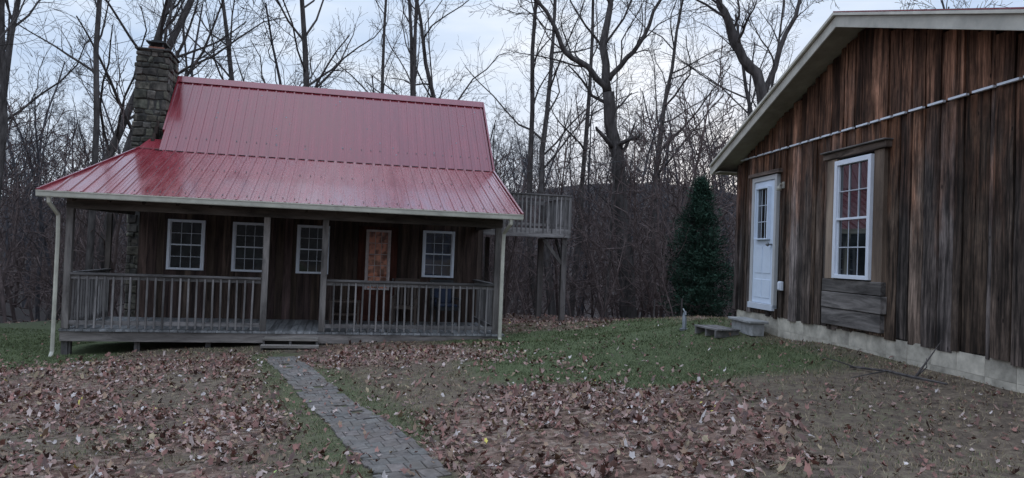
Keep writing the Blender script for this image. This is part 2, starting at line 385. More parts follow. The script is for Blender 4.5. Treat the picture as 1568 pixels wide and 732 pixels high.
# ------------------------------------------------------------ building helpers
def window(parent,name,x0,x1,z0,z1,y,cols=3,rows=2,fw=.06,mat=M_white,glass=M_glass,single=False,mk=.7,panes=False):
    e=empty(name,parent=parent)
    f=MB()
    f.box(x0,x0+fw,y-.06,y+.02,z0,z1); f.box(x1-fw,x1,y-.06,y+.02,z0,z1)
    f.box(x0+fw,x1-fw,y-.06,y+.02,z1-fw,z1); f.box(x0+fw,x1-fw,y-.06,y+.02,z0,z0+fw*.8)
    zm=(z0+z1)/2
    sashes=[(z0+fw*.8,z1-fw)] if single else [(z0+fw*.8,zm-.015),(zm+.015,z1-fw)]
    if not single: f.box(x0+fw,x1-fw,y-.05,y,zm-.0149,zm+.0149)
    gm_=MB()
    for si,(a,b) in enumerate(sashes):
        yy=y-.03 if si==0 else y-.04
        sw=.022
        f.box(x0+fw,x0+fw+sw,yy,y,a,b); f.box(x1-fw-sw,x1-fw,yy,y,a,b)
        X0=x0+fw+sw; X1=x1-fw-sw
        for i in range(1,cols):
            xx=X0+(X1-X0)*i/cols; f.box(xx-.007,xx+.007,yy+.012,y,a,b,(mk,mk,mk))
        for j in range(1,rows):
            zz=a+(b-a)*j/rows; f.box(X0,X1,yy+.0095,y,zz-.007,zz+.007,(mk,mk,mk))
        if panes:
            for i in range(cols):
                for j in range(rows): gm_.box(X0+(X1-X0)*i/cols,X0+(X1-X0)*(i+1)/cols-.001,y-.012,y-.004,a+(b-a)*j/rows,a+(b-a)*(j+1)/rows-.001)
        else: gm_.box(x0+fw,x1-fw,y-.012,y-.004,a,b)
    f.obj("frame",mat,e,bevel=.003)
    gm_.obj("glass",glass,e)
    return e

# ------------------------------------------------------------ CABIN
CA=R(13.3)
cabin=empty("wooden_cabin",(.17,15.7,0),CA)
mb=MB()
xw0,xw1=-8.14,-.24; yf_,yb=3.0,7.4
def roofz(y):
    if y<3.37: return 2.45+ .38*y
    if y<5.2: return 3.73+(y-3.37)*1.131
    return 5.8-(y-5.2)*1.131
x=xw0
while x<xw1:
    w=min(random.uniform(.13,.2),xw1-x)
    k=random.uniform(.7,1.3); dy=random.uniform(0,.012)
    mb.box(x+.002,x+w-.002,yf_-dy,yf_+.06,-.14,3.5,(k,k*random.uniform(.9,1),k*random.uniform(.85,1))); x+=w
for xx,s in ((xw0,-1),(xw1,1)):
    y=yf_+.0
    while y<yb:
        w=min(random.uniform(.14,.2),yb-y); k=random.uniform(.7,1.2)
        z1=min(roofz(y),roofz(y+w))-.06
        if s<0: mb.box(xx-.02-random.uniform(0,.01),xx+.04,y+.002,y+w-.002,-.5,z1,(k,k,k))
        else: mb.box(xx-.04,xx+.02+random.uniform(0,.01),y+.002,y+w-.002,-.5,z1,(k,k,k))
        y+=w
mb.box(xw0,xw1,yb,yb+.05,-.8,3.4,(.9,.9,.9))
mb.obj("board_walls",M_cabin,cabin)
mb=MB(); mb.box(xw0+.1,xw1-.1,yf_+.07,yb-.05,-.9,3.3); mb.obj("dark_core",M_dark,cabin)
def slope_sheet(mb,xl0,xl1,xr,y0,z0,y1,z1,th=.03):
    mb.hexa([(xl0,y0,z0-th),(xr,y0,z0-th),(xr,y1,z1-th),(xl1,y1,z1-th),(xl0,y0,z0),(xr,y0,z0),(xr,y1,z1),(xl1,y1,z1)])
mb=MB()
slope_sheet(mb,-9.16,-8.3,0,0,2.45,3.37,3.73)
slope_sheet(mb,-7.9,-7.9,.02,3.30,3.70,5.2,5.82)
slope_sheet(mb,-8.34,-8.22,-7.9,3.32,3.755,3.80,4.02)
slope_sheet(mb,-7.9,-7.9,.02,5.2,5.82,7.75,2.95)
x=-.03
while x>-9.1:
    yt=3.36 if x>-8.3 else (x+9.16)/.86*3.37
    if yt>.15:
        z0=2.45; z1=2.45+.3798*yt
        mb.beam((x,-.005,z0+.008),(x,yt,z1+.008),.034,.026)
        for q in (.075,.15):
            if x-q>-9.1 and x-q>-8.25: mb.beam((x-q,0,z0+.001),(x-q,yt,z1+.001),.012,.010)
    if x>-7.9:
        mb.beam((x,3.29,3.70+.008-.006),(x,5.18,5.80+.008),.034,.026)
        for q in (.075,.15):
            if x-q>-7.9: mb.beam((x-q,3.30,3.70+.001),(x-q,5.18,5.80),.012,.010)
        mb.beam((x,5.22,5.80),(x,7.75,2.958),.034,.026)
    x-=.228
mb.beam((-7.93,5.12,5.775),(.05,5.12,5.775),.24,.02,up=(0,-.749,.662)); mb.beam((-7.93,5.29,5.775),(.05,5.29,5.775),.24,.02,up=(0,.749,.662))
mb.beam((.035,-.02,2.43),(.035,3.33,3.71),.04,.11); mb.beam((.055,3.27,3.66),(.055,5.2,5.82),.04,.12)
mb.beam((-7.92,3.8,4.22),(-7.92,5.2,5.82),.04,.12); mb.beam((.055,5.2,5.82),(.055,7.75,2.95),.04,.12)
mb.beam((-9.19,-.02,2.43),(-8.32,3.37,3.72),.04,.11)
mb.obj("metal_roof",M_roof,cabin)
mb=MB()
for row,(yy,zz) in enumerate(((3.62,4.08),(.25,2.56),(1.9,3.19))):
    x=-.09
    while x>-7.8:
        if random.random()<.8: mb.box(x-.008,x+.008,yy-.008,yy+.008,zz-.02,zz+.012)
        x-=.228
x=-.14
while x>-8.1:
    mb.box(x-.075,x+.075,3.262,3.297,3.685,3.712,(.12,.1,.1)); x-=.228  # dark blocks draw the shadow line under the upper sheet's edge
for i in range(26):
    x=random.uniform(-7.5,-.2); y=random.uniform(3.5,5); z=3.70+(y-3.3)*1.1158
    mb.box(x-.012,x+.012,y-.012,y+.012,z-.01,z+.022,(2.2,2.2,2.3))
mb.obj("roof_screws_and_shadow_line",M_metal,cabin)
mb=MB()
x=-.2
while x>-9:
    yt=3.0 if x>-8.4 else (x+9.16)/.86*3.37
    mb.beam((x,.02,2.45-.11),(x,yt,2.45+.38*yt-.11),.045,.13,(1,1,1)); x-=.6
for i in range(14):
    y=.1+i*.22; z=2.45+.38*y-.043; xl=-9.1+.255*y
    mb.beam((xl,y,z),(-.02,y,z),.19,.018,(1,1,1),up=(0,-.355,.935))
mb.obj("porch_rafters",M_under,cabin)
mb=MB()
mb.box(-8.83,-.3,.40,.50,2.16,2.42,(.6,.55,.5)); 
mb.beam((-8.76,.5,2.28),(-8.3,3.0,2.28),.09,.22,(.6,.55,.5)); mb.beam((-.36,.5,2.28),(-.36,3.0,2.28),.09,.22,(.6,.55,.5))
mb.box(-8.12,-.26,2.90,2.975,2.6,2.75,(.5,.45,.4))
mb.obj("porch_beam",M_porchh,cabin)
mb=MB()
gx0,gx1=-9.18,.03
mb.box(gx0,gx1,-.115,-.105,2.35,2.45,(.85,.85,.85)); mb.box(gx0,gx1,-.105,-.01,2.335,2.345,(.7,.7,.7)); mb.box(gx0,gx1,-.02,-.01,2.345,2.43)
mb.box(gx0,gx0+.01,-.105,-.02,2.345,2.44); mb.box(gx1-.01,gx1,-.105,-.02,2.345,2.44); mb.box(gx0,gx1,-.125,-.1155,2.43,2.452)
mb.tube([(-8.98,-.06,2.34),(-8.98,-.05,2.25),(-8.90,.22,2.02),(-8.90,.26,1.6),(-8.90,.26,-.55),(-8.9,.15,-.68)],[.038]*6,6)
mb.tube([(-.22,-.06,2.34),(-.22,-.05,2.25),(-.30,.24,2.05),(-.30,.28,1.6),(-.30,.28,-.2),(-.30,.2,-.3)],[.042]*6,6)
mb.obj("gutter",M_gutter,cabin)
mb=MB(); x=-8.85
while x<-.27:
    mb.box(x+.004,x+.136,.36,2.985,-.18,-.14,(random.uniform(.8,1.15),)*3); x+=.14
mb.obj("porch_floor",M_floor,cabin)
mb=MB()
mb.box(-8.83,-.28,.38,.42,-.37,-.182,(1.1,1.05,1.0)); mb.box(-8.83,-8.79,.425,3.0,-.37,-.182); mb.box(-.32,-.28,.425,3.0,-.37,-.182)
def rail(x0,x1,y=.45):
    mb.box(x0,x1,y-.07,y+.07,.90,.94,(.55,.55,.55)); mb.box(x0,x1,y-.02,y+.02,.82,.898); mb.box(x0,x1,y-.02,y+.02,-.06,.02)
rail(-8.70,-5.24); rail(-3.95,-.44)
mb.obj("porch_rim_and_rails",M_porchh,cabin)
mb=MB()
for x in (-8.76,-5.17,-4.02,-.38):
    k=random.uniform(.85,1.05); mb.box(x-.06,x+.06,.39,.51,-.13,2.16,(k,k*.97,k*.93))
    mb.box(x-.055,x+.055,.44,.54,-.9,-.19,(.7,.7,.7))
for x in (-8.72,-7.5,-6.2,-2.6,-1.4): mb.box(x-.05,x+.05,.5,.6,-1.0,-.19,(.6,.6,.6))
def bal(x0,x1,y0,y1):
    d=math.hypot(x1-x0,y1-y0); n_=int(d/.145)
    for i in range(1,n_):
        t=i/n_; x=x0+(x1-x0)*t; y=y0+(y1-y0)*t; k=random.uniform(.8,1.3); q=random.uniform(-.006,.006)
        mb.hexa([(x-.017+q,y-.052,-.12),(x+.017+q,y-.052,-.12),(x+.017+q,y-.018,-.12),(x-.017+q,y-.018,-.12),(x-.017-q,y-.052,.88),(x+.017-q,y-.052,.88),(x+.017-q,y-.018,.88),(x-.017-q,y-.018,.88)],(k,k,k))
bal(-8.70,-5.24,.45,.45); bal(-3.95,-.44,.45,.45)
for (xa,ya,xb,yb_) in ((-8.76,.52,-8.72,2.95),(-.38,.52,-.38,2.95)):
    mb.beam((xa,ya,.92),(xb,yb_,.92),.14,.04,(.55,.55,.55)); mb.beam((xa,ya,.86),(xb,yb_,.86),.04,.075); mb.beam((xa,ya,-.02),(xb,yb_,-.02),.04,.08)
    for i in range(1,16):
        t=i/16; k=random.uniform(.8,1.2); x=xa+(xb-xa)*t; y=ya+(yb_-ya)*t; mb.box(x+.02,x+.054,y-.017,y+.017,-.12,.88,(k,k,k))
mb.box(-8.80,-8.70,2.86,2.96,-.13,2.17,(.6,.55,.5))
mb.obj("porch_posts_and_balusters",M_porchv,cabin)
st=MB()
st.box(-5.12,-4.07,-.02,.32,-.275,-.235,(1.3,1.25,1.15)); st.box(-5.12,-4.07,.30,.34,-.37,-.277,(.8,.8,.8))
st.box(-5.14,-4.05,-.28,-.03,-.385,-.345,(1.3,1.25,1.15))
for x in (-5.1,-4.6,-4.09): st.box(x-.02,x+.02,-.24,.3,-.6,-.39,(.8,.8,.8)); st.box(x-.02,x+.02,0,.3,-.387,-.278,(.8,.8,.8))
st.obj("porch_steps",M_porchh,cabin)
for i,(a,b_,g) in enumerate(((-7.55,-6.75,M_glass),(-6.15,-5.38,M_glass),(-4.71,-3.96,M_glass),(-1.73,-.94,M_skytintgl))):
    window(cabin,"window_%d"%(i+1),a,b_,.96,2.11,yf_-.014,3,2,glass=g)
mb=MB(); mb.box(-3.28,-2.34,yf_-.05,yf_-.0135,-.13,2.15,(.9,.45,.38)); mb.obj("door_leaf",M_cabin,cabin)
window(cabin,"door_glass",-3.10,-2.51,.62,2.07,yf_-.052,3,5,fw=.05,mat=M_rust,glass=M_doorgl,single=True,mk=.9,panes=True)
mb=MB()
for a,b_ in ((-3.14,-2.86),(-2.76,-2.48)): mb.box(a,b_,yf_-.062,yf_-.0505,.0,.50,(.9,.45,.38))
mb.box(-3.38,-3.285,yf_-.07,yf_-.0125,-.13,2.25,(.6,.6,.6)); mb.box(-2.335,-2.24,yf_-.07,yf_-.0125,-.13,2.25,(.6,.6,.6)); mb.obj("door_casing",M_cabin,cabin)
mb=MB(); mb.tube([(-2.42,yf_-.05,.88),(-2.42,yf_-.10,.88),(-2.42,yf_-.13,.88)],[.012,.03,.018],8); mb.obj("door_knob",M_metal,cabin,smooth=True)
# chimney
mb=MB(); core=MB(); cx0,cx1,cy0,cy1=-8.70,-7.95,4.15,5.25
core.box(cx0+.03,cx1-.03,cy0+.03,cy1-.03,-1.0,6.2); z=-.9; core.obj("chimney_core",M_mortar,cabin)
while z<6.2:
    hgt=random.uniform(.10,.26); hgt=min(hgt,6.26-z)
    def stone(u0,u1,face):
        k=random.choice([.5,.65,.8,1.0,1.2,1.45]); col=(k*random.uniform(.95,1.1),k,k*random.uniform(.85,1.0)); o=random.uniform(-.03,.03); g=random.uniform(.004,.012)
        j=[random.uniform(-.035,.035) for _ in range(8)]
        if face=='f': P=[(u0+g,cy0+o+j[0]*.5,z+g+j[1]*.7),(u1-g,cy0+o+j[2]*.5,z+g+j[7]*.7),(u1-g,cy0+.1,z+g),(u0+g,cy0+.1,z+g),(u0+g+j[3],cy0+o,z+hgt-g+j[5]*.7),(u1-g+j[4],cy0+o,z+hgt-g+j[6]*.7),(u1-g,cy0+.1,z+hgt-g),(u0+g,cy0+.1,z+hgt-g)]
        else:
            xx=cx0 if face=='l' else cx1
            xa,xb=(xx-o,xx+.1) if face=='l' else (xx-.1,xx+o)
            P=[(xa,u0+g,z+g),(xb,u0+g,z+g),(xb,u1-g,z+g),(xa,u1-g,z+g),(xa,u0+g,z+hgt-g),(xb,u0+g,z+hgt-g),(xb,u1-g,z+hgt-g),(xa,u1-g,z+hgt-g)]
        mb.hexa(P,col)
    for face,(u,uend) in (('f',(cx0,cx1)),('l',(cy0,cy1)),('r',(cy0,cy1))):
        while u<uend-.01:
            w=random.uniform(.10,.34)
            if uend-(u+w)<.10: w=uend-u
            stone(u,u+w,face); u+=w
    z+=hgt
mb.obj("chimney_stones",M_stone,cabin,bevel=.03)
mb=MB(); mb.box(cx0-.03,cx1+.03,cy0-.03,cy1+.03,6.22,6.27); mb.obj("chimney_crown",M_mortar,cabin,bevel=.015)
mb=MB(); mb.box(-8.52,-8.16,4.5,4.9,6.27,6.40); mb.obj("chimney_flue",M_clay,cabin,bevel=.01)
mb=MB(); 
for x,y in ((-8.49,4.53),(-8.19,4.53),(-8.49,4.87),(-8.19,4.87)): mb.box(x-.012,x+.012,y-.012,y+.012,6.40,6.5)
mb.box(-8.57,-8.11,4.46,4.94,6.50,6.53); mb.box(-8.47,-8.2,4.58,4.82,6.53,6.58)
mb.obj("chimney_cap",M_black,cabin)
# rear deck
mb=MB()
dx0,dx1,dy0,dy1=.0,2.85,5.5,8.2; dz=2.38
for i in range(19): mb.box(dx0,dx1,dy0+i*.142,dy0+i*.142+.136,dz-.03,dz,(random.uniform(.8,1.1),)*3)
mb.box(dx0,dx1,dy0-.04,dy0-.002,dz-.24,dz+.01,(1.3,1.3,1.3)); mb.box(dx1+.002,dx1+.04,dy0-.04,dy1,dz-.24,dz+.01)
mb.box(dx0,dx1+.03,dy0-.07,dy0+.06,dz+.98,dz+1.02,(.8,.8,.8)); mb.box(dx0,dx1,dy0-.02,dy0+.02,dz+.88,dz+.975); mb.box(dx0,dx1,dy0-.02,dy0+.02,dz+.08,dz+.16)
mb.box(dx1-.04,dx1+.08,dy0+.065,dy1,dz+.98,dz+1.02,(.8,.8,.8)); mb.box(dx0,dx1,dy1-.04,dy1,dz+.88,dz+1.0)
mb.obj("deck_platform",M_porchh,cabin)
mb=MB()
for (x,y) in ((dx1-.12,dy0+.1),(dx1-.55,dy0+1.1),(dx1-.12,dy1-.1),(.9,dy1-.2)):
    mb.box(x-.075,x+.075,y-.075,y+.075,-1.6,dz-.25,(.8,.77,.75))
mb.beam((dx1-.75,dy0+.12,dz-.3),(dx1-.17,dy0+.1,dz-1.0),.06,.1,(.5,.48,.46)); mb.beam((dx1-.12,dy0+.9,dz-.3),(dx1-.12,dy0+.15,dz-1.0),.06,.1,(.5,.48,.46))
for i in range(22):
    x=dx0+.07+i*(dx1-dx0-.1)/21; k=random.uniform(.9,1.5); mb.box(x-.018,x+.018,dy0-.056,dy0-.021,dz-.12,dz+.96,(k,k,k))
for i in range(19):
    y=dy0+.1+i*.142; k=random.uniform(.8,1.3); mb.box(dx1+.041,dx1+.076,y-.018,y+.018,dz-.12,dz+.96,(k,k,k)); 
    x=dx0+.07+i*(dx1-dx0-.1)/19; mb.box(x-.018,x+.018,dy1+.001,dy1+.036,dz-.12,dz+.96,(k,k,k))
mb.obj("deck_posts_and_balusters",M_porchv,cabin)

def cpos(lx,ly,z): 
    c,s=math.cos(CA),math.sin(CA); return (.17+lx*c-ly*s,15.7+lx*s+ly*c,z)
def chair(name,loc,rz,mat,cush):
    e=empty(name,loc,rz); m=MB()
    for x in (-.27,.27):
        m.box(x-.025,x+.025,-.25,-.2,0,.62); m.beam((x,.2,0),(x,.34,1.05),.05,.05,up=(0,1,0)); m.box(x-.04,x+.04,-.28,.26,.62,.645)
        m.box(x-.02,x+.02,-.198,.2,.36,.40)
    m.box(-.245,.245,-.26,-.22,.36,.41)
    for i in range(5): m.box(-.25,.25,-.25+i*.095,-.17+i*.095,.412,.432)
    for i in range(6): 
        x=-.2+i*.08; m.beam((x,.24,.42),(x,.335,1.03),.05,.018,up=(0,1,0))
    m.beam((-.27,.335,1.02),(.27,.335,1.02),.03,.08)
    m.obj("chair_frame",mat,e)
    if cush:
        m=MB(); m.box(-.23,.23,-.24,.2,.435,.50); m.hexa([(-.22,.17,.5),(.22,.17,.5),(.22,.23,.5),(-.22,.23,.5),(-.22,.27,.98),(.22,.27,.98),(.22,.32,.98),(-.22,.32,.98)]); m.obj("cushion",cush,e,bevel=.02)
chair("porch_chair",cpos(-1.2,2.3,-.14),CA+.2,M_black,M_blue)
chair("porch_chair",cpos(-2.15,2.45,-.14),CA-.2,M_sitwood,None)
e=empty("porch_table",cpos(-3.55,2.3,-.14),CA); m=MB(); m.box(-.35,.35,-.25,.25,.5,.53)
for x in (-.31,.31):
    for y in (-.21,.21): m.box(x-.02,x+.02,y-.02,y+.02,0,.5)
m.box(-.3,.3,-.2,.2,.2,.22); m.obj("table_frame",M_sitwood,e)

# ------------------------------------------------------------ BOARD-SIDED HOUSE (right)
BA=math.atan2(-.9946,.1034)
barn=empty("board_sided_house",(4.19,12.2,0),BA)
wx0,wx1=-1.08,6.62; fz=.81; pk=2.72; pz=4.86
def rz_(x): return pz-.355*(pk-x) if x<pk else pz-.315*(x-pk)
lineZ=3.43
mb=MB()
x=wx0
zones=[(-.44,.52,.90,3.08),(2.0,3.30,.62+.2,3.16)]
while x<wx1:
    w=min(random.choice([.07,.09,.12,.15,.18,.22,.26])*random.uniform(.9,1.1),wx1-x)
    for zx0,zx1,_,_ in zones:
        for e_ in (zx0,zx1):
            if x<e_-.02<x+w: w=e_-x
    k=random.choice([.40,.55,.7,.85,1.0,1.2,1.5]); wm=random.choice([0,.03,.08,.14,.2]); col=(k*(1+wm),k,k*(1.0-wm)); dy=random.uniform(.0,.042)
    top=min(rz_(x),rz_(x+w))-.12; mid=x+w/2
    lean=random.uniform(-.010,.010); gl=random.uniform(.003,.013); gr_=random.uniform(.003,.013)
    def bd(z0,z1,dy,col):
        if z1-z0<.02: return
        nn=max(1,int((z1-z0)/.35)); r0=[(gl+random.uniform(-.004,.004),gr_+random.uniform(-.004,.004),dy+random.uniform(-.006,.006)) for _ in range(nn+1)]
        b=len(mb.v); rr=random.random()
        for i in range(nn+1):
            t=i/nn; zz=z0+(z1-z0)*t; l_=lean*(1-t); g1,g2,d_=r0[i]; tw=random.uniform(-.005,.005)
            mb.v+=[(x+g1+l_,-d_-tw,zz),(x+w-g2+l_,-d_+tw,zz),(x+w-g2+l_,.06,zz),(x+g1+l_,.06,zz)]; mb.c+=[(col[0],col[1],col[2],rr)]*4
        for i in range(nn):
            for q in range(4):
                q2=(q+1)%4; mb.f.append((b+i*4+q,b+i*4+q2,b+i*4+4+q2,b+i*4+4+q))
        mb.f.append((b+3,b+2,b+1,b)); mb.f.append((b+nn*4,b+nn*4+1,b+nn*4+2,b+nn*4+3))
    segs=[(fz-.03+random.uniform(-.04,.02),lineZ-.012)]
    for zx0,zx1,za,zb in zones:
        if zx0<=mid<=zx1: segs=[(segs[0][0],za),(zb,lineZ-.012)]
    if top>lineZ:
        for a,b_ in segs: bd(a,b_,dy,col)
        k2=random.choice([.4,.6,.8,1.0,1.25]); bd(lineZ+.006,top,dy*.7+.014,(k2*1.06,k2*.98,k2*.91))
    else:
        bd(segs[0][0],top,dy,col)
    x+=w
mb.box(wx0-.03,wx0+.0,.03,9,fz-.03,3.35,(.7,.7,.7)); mb.box(wx1,wx1+.03,.03,9,fz-.03,3.5,(.7,.7,.7)); mb.box(wx0,wx1,9,9.04,fz,3.4,(.7,.7,.7))
mb.box(wx0-.035,wx0+.06,-.052,.02,fz-.03,3.36,(.8,.75,.75))
mb.obj("board_walls",M_barn,barn)
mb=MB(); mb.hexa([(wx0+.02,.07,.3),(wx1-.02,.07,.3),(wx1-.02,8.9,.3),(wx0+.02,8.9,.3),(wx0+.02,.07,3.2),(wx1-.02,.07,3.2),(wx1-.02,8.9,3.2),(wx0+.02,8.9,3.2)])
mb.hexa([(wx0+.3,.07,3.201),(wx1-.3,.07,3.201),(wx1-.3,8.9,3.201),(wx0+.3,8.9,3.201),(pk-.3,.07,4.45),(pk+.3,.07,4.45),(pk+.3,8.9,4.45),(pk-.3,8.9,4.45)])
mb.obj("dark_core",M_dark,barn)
mb=MB(); x=wx0+.1
while x<wx1:
    w=random.uniform(.14,.34); 
    mb.box(x,min(x+w,wx1),-.066,-.030,lineZ-.014,lineZ+.009); x+=w+random.uniform(.04,.09)
mb.obj("flashing_strip",M_white,barn)
mb=MB(); x=wx0+.02
while x<wx1-.02:
    w=min(.40,wx1-.02-x); 
    for j in range(4):
        z1=fz-.035-j*.2; mb.box(x+.002,x+w-.002,.0,.2,z1-.196,z1,(random.uniform(.92,1.05),)*3)
    x+=.40
mb.box(wx0,wx1,.004,.19,-.1,fz-.04,(.8,.8,.8)); mb.box(wx0+.001,wx0+.19,.2,9,-.1,fz-.04)
mb.obj("block_foundation",M_block,barn)
mb=MB()
ex0,ex1=-1.46,6.95; ov=-.42
def rs(m,xa,za,xb,zb,y0,y1,dz0,dz1,col=(1,1,1)):
    m.hexa([(xa,y0,za+dz0),(xb,y0,zb+dz0),(xb,y1,zb+dz0),(xa,y1,za+dz0),(xa,y0,za+dz1),(xb,y0,zb+dz1),(xb,y1,zb+dz1),(xa,y1,za+dz1)],col)
L0=(ex0,rz_(ex0)); Pk=(pk,pz); R0=(ex1,rz_(ex1))
rs(mb,*L0,*Pk,ov+.01,9.4,0,.02); rs(mb,*Pk,*R0,ov+.01,9.4,0,.02)
rs(mb,*Pk,*R0,ov-.03,ov+.008,.018,.034)
y=ov+.05
while y<9.3:
    rs(mb,L0[0],L0[1],*Pk,y,y+.03,.02,.042); rs(mb,*Pk,*R0,y,y+.03,.02,.042)
    y+=.228
mb.obj("metal_roof",M_roof,barn)
mb=MB()
rs(mb,*L0,*Pk,ov-.03,ov+.0095,-.02,.026); rs(mb,*Pk,*R0,ov-.03,ov+.0095,-.02,.016)
rs(mb,*L0,*Pk,ov+.01,ov+.035,-.17,-.021,(.85,.85,.85)); rs(mb,*Pk,*R0,ov+.01,ov+.035,-.17,-.021,(.85,.85,.85))
mb.box(ex0-.03,ex0-.001,ov,9.3,L0[1]-.15,L0[1]-.002); mb.box(ex1+.001,ex1+.03,ov,9.3,R0[1]-.15,R0[1]-.002)
mb.obj("fascia_boards",M_trim,barn,bevel=.004)
mb=MB()
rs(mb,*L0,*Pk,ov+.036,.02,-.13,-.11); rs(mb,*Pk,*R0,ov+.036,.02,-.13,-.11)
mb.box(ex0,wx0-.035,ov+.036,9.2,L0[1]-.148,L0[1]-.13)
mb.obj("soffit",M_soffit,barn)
window(barn,"window",2.26,3.10,1.45,3.02,-.05,3,2,fw=.065,glass=M_glass2)
mb=MB()
mb.box(2.02,2.255,-.075,-.001,1.44,3.06,(.95,.9,.85)); mb.box(3.105,3.31,-.07,-.001,1.35,3.06,(.7,.64,.6)); mb.box(2.256,3.104,-.04,-.001,1.44,3.02,(.3,.3,.3))
mb.obj("window_side_planks",M_newwood,barn,bevel=.004)
mb=MB()
mb.box(1.94,3.38,-.10,-.001,3.065,3.15,(.8,.65,.55)); mb.box(1.92,3.40,-.14,-.001,3.152,3.172,(.8,.8,.8))
for a,b_,k,o_ in ((1.27,1.435,.7,.0),(1.05,1.262,1.2,.012),(.82,1.042,.85,-.004)):
    mb.box(1.98+o_,3.33+o_*2,-.085-o_,-.001,a,b_,(k,k*.97,k*.94))
mb.obj("window_horizontal_planks",M_greyplank,barn,bevel=.006)
mb=MB(); dy=-.03
mb.box(-.35,.40,dy-.015,dy+.02,.96,2.97); 
for (a,b_,c_,d_) in ((-.26,-.0,1.05,1.35),(.05,.31,1.05,1.35),(-.26,0,1.45,1.9),(.05,.31,1.45,1.9)):
    mb.box(a,b_,dy-.024,dy-.0155,c_,d_)
mb.obj("door_leaf",M_door,barn,bevel=.004)
mb=MB(); 
for a,b_,c_,d_ in ((-.43,-.355,.9,3.05),(.405,.48,.9,3.05),(-.355,.405,2.975,3.05)): mb.box(a,b_,-.065,-.001,c_,d_,(.7,.66,.6))
mb.box(-.43,.48,-.09,-.0015,.86,.955,(.8,.8,.8)); mb.obj("door_frame",M_white,barn,bevel=.003)
window(barn,"door_glass",-.22,.27,2.0,2.87,dy-.017,3,3,fw=.03,mat=M_door,single=True,glass=M_glass2)
mb=MB(); mb.tube([(.34,dy-.015,1.92),(.34,dy-.07,1.92)],[.014,.014],8); mb.tube([(.34,dy-.07,1.92),(.34,dy-.085,1.92),(.34,dy-.115,1.92)],[.02,.034,.02],10); mb.obj("door_knob",M_metal,barn,smooth=True)
mb=MB(); mb.box(-.52,.60,-.10,-.001,3.065,3.12,(1,.8,.7)); mb.obj("door_header",M_greyplank,barn)
mb=MB(); mb.box(.62,.70,-.05,-.02,2.80,2.90,(.6,.6,.6)); mb.tube([(.66,-.05,2.86),(.66,-.09,2.87),(.66,-.11,2.84)],[.010]*3,6); mb.obj("lamp_bracket",M_trim,barn)
mb=MB(); mb.tube([(.66,-.11,2.84),(.66,-.11,2.81),(.66,-.11,2.76)],[.015,.035,.038],10,(.7,.7,.7)); mb.obj("lamp_shade",M_trim,barn,smooth=True)
mb=MB(); mb.box(.62,.72,-.065,-.02,1.2,1.34); mb.box(.635,.705,-.08,-.066,1.215,1.325); mb.obj("outlet_box",M_white,barn,bevel=.004)

def bpos(lx,ly,z=None):
    x=4.19+lx*.1034+ly*.9946; y=12.2-lx*.9946+ly*.1034
    return (x,y,h1(x,y) if z is None else z)
e=empty("concrete_block_step",bpos(.05,-.28),BA)
mb=MB()
def cinder(x0,z0):
    a,b_=.40,.20
    mb.box(x0,x0+a,-.1,-.07,z0,z0+b_); mb.box(x0,x0+a,.07,.1,z0,z0+b_)
    for q in (0,.185,.37): mb.box(x0+q,x0+q+.03,-.07,.07,z0+.001,z0+b_-.001)
cinder(-.42,-.03); cinder(.0,-.03); mb.box(-.45,.43,-.16,.16,.171,.21); mb.obj("blocks",M_conc,e,bevel=.006)
e=empty("wooden_step",bpos(-.15,-.72),BA+.15)
mb=MB()
for i in range(4): mb.box(-.38,.38,-.22+i*.11,-.13+i*.11,.085,.11,(random.uniform(.7,1.1),)*3)
for x in (-.34,0,.3): mb.box(x,x+.04,-.22,.2,-.03,.084)
mb.obj("slats",M_porchh,e)
hx,hy=bpos(-1.1,-.95)[:2]
e=empty("yard_hydrant",(hx,hy,h1(hx,hy)),0)
mb=MB(); mb.tube([(0,0,-.1),(0,0,.2),(0,0,.30)],[.04,.04,.03],8,(2,2,2.1)); mb.tube([(0,0,.30),(0,-.05,.32),(0,-.08,.26)],[.02,.02,.02],8); mb.beam((0,0,.31),(0,.12,.36),.02,.02); mb.tube([(.0,0,-.02),(0,0,.02)],[.08,.08],10)
mb.obj("pipe_and_spout",M_metal,e,smooth=False)
# ------------------------------------------------------------ fallen branch
mb=MB()
def gp(x,y,dz): return (x,y,h1(x,y)+dz)
mb.tube([gp(3.75,8.1,.03),gp(3.95,7.7,.05),gp(4.05,7.35,.04),gp(4.2,7.05,.03)],[.012,.014,.016,.010],5)
mb.tube([gp(4.05,7.35,.04),gp(4.13,7.3,.2),gp(4.28,7.3,.42)],[.012,.009,.003],5)
mb.tube([gp(4.05,7.35,.04),gp(4.25,7.5,.12),gp(4.3,7.6,.2)],[.010,.006,.003],5)
mb.tube([gp(3.95,7.7,.05),gp(3.7,7.5,.06),gp(3.45,7.45,.03)],[.010,.007,.003],5)
mb.tube([gp(3.8,8.0,.03),gp(3.6,8.1,.1),gp(3.5,8.25,.12)],[.008,.006,.003],5)
mb.obj("fallen_branch",M_bark)

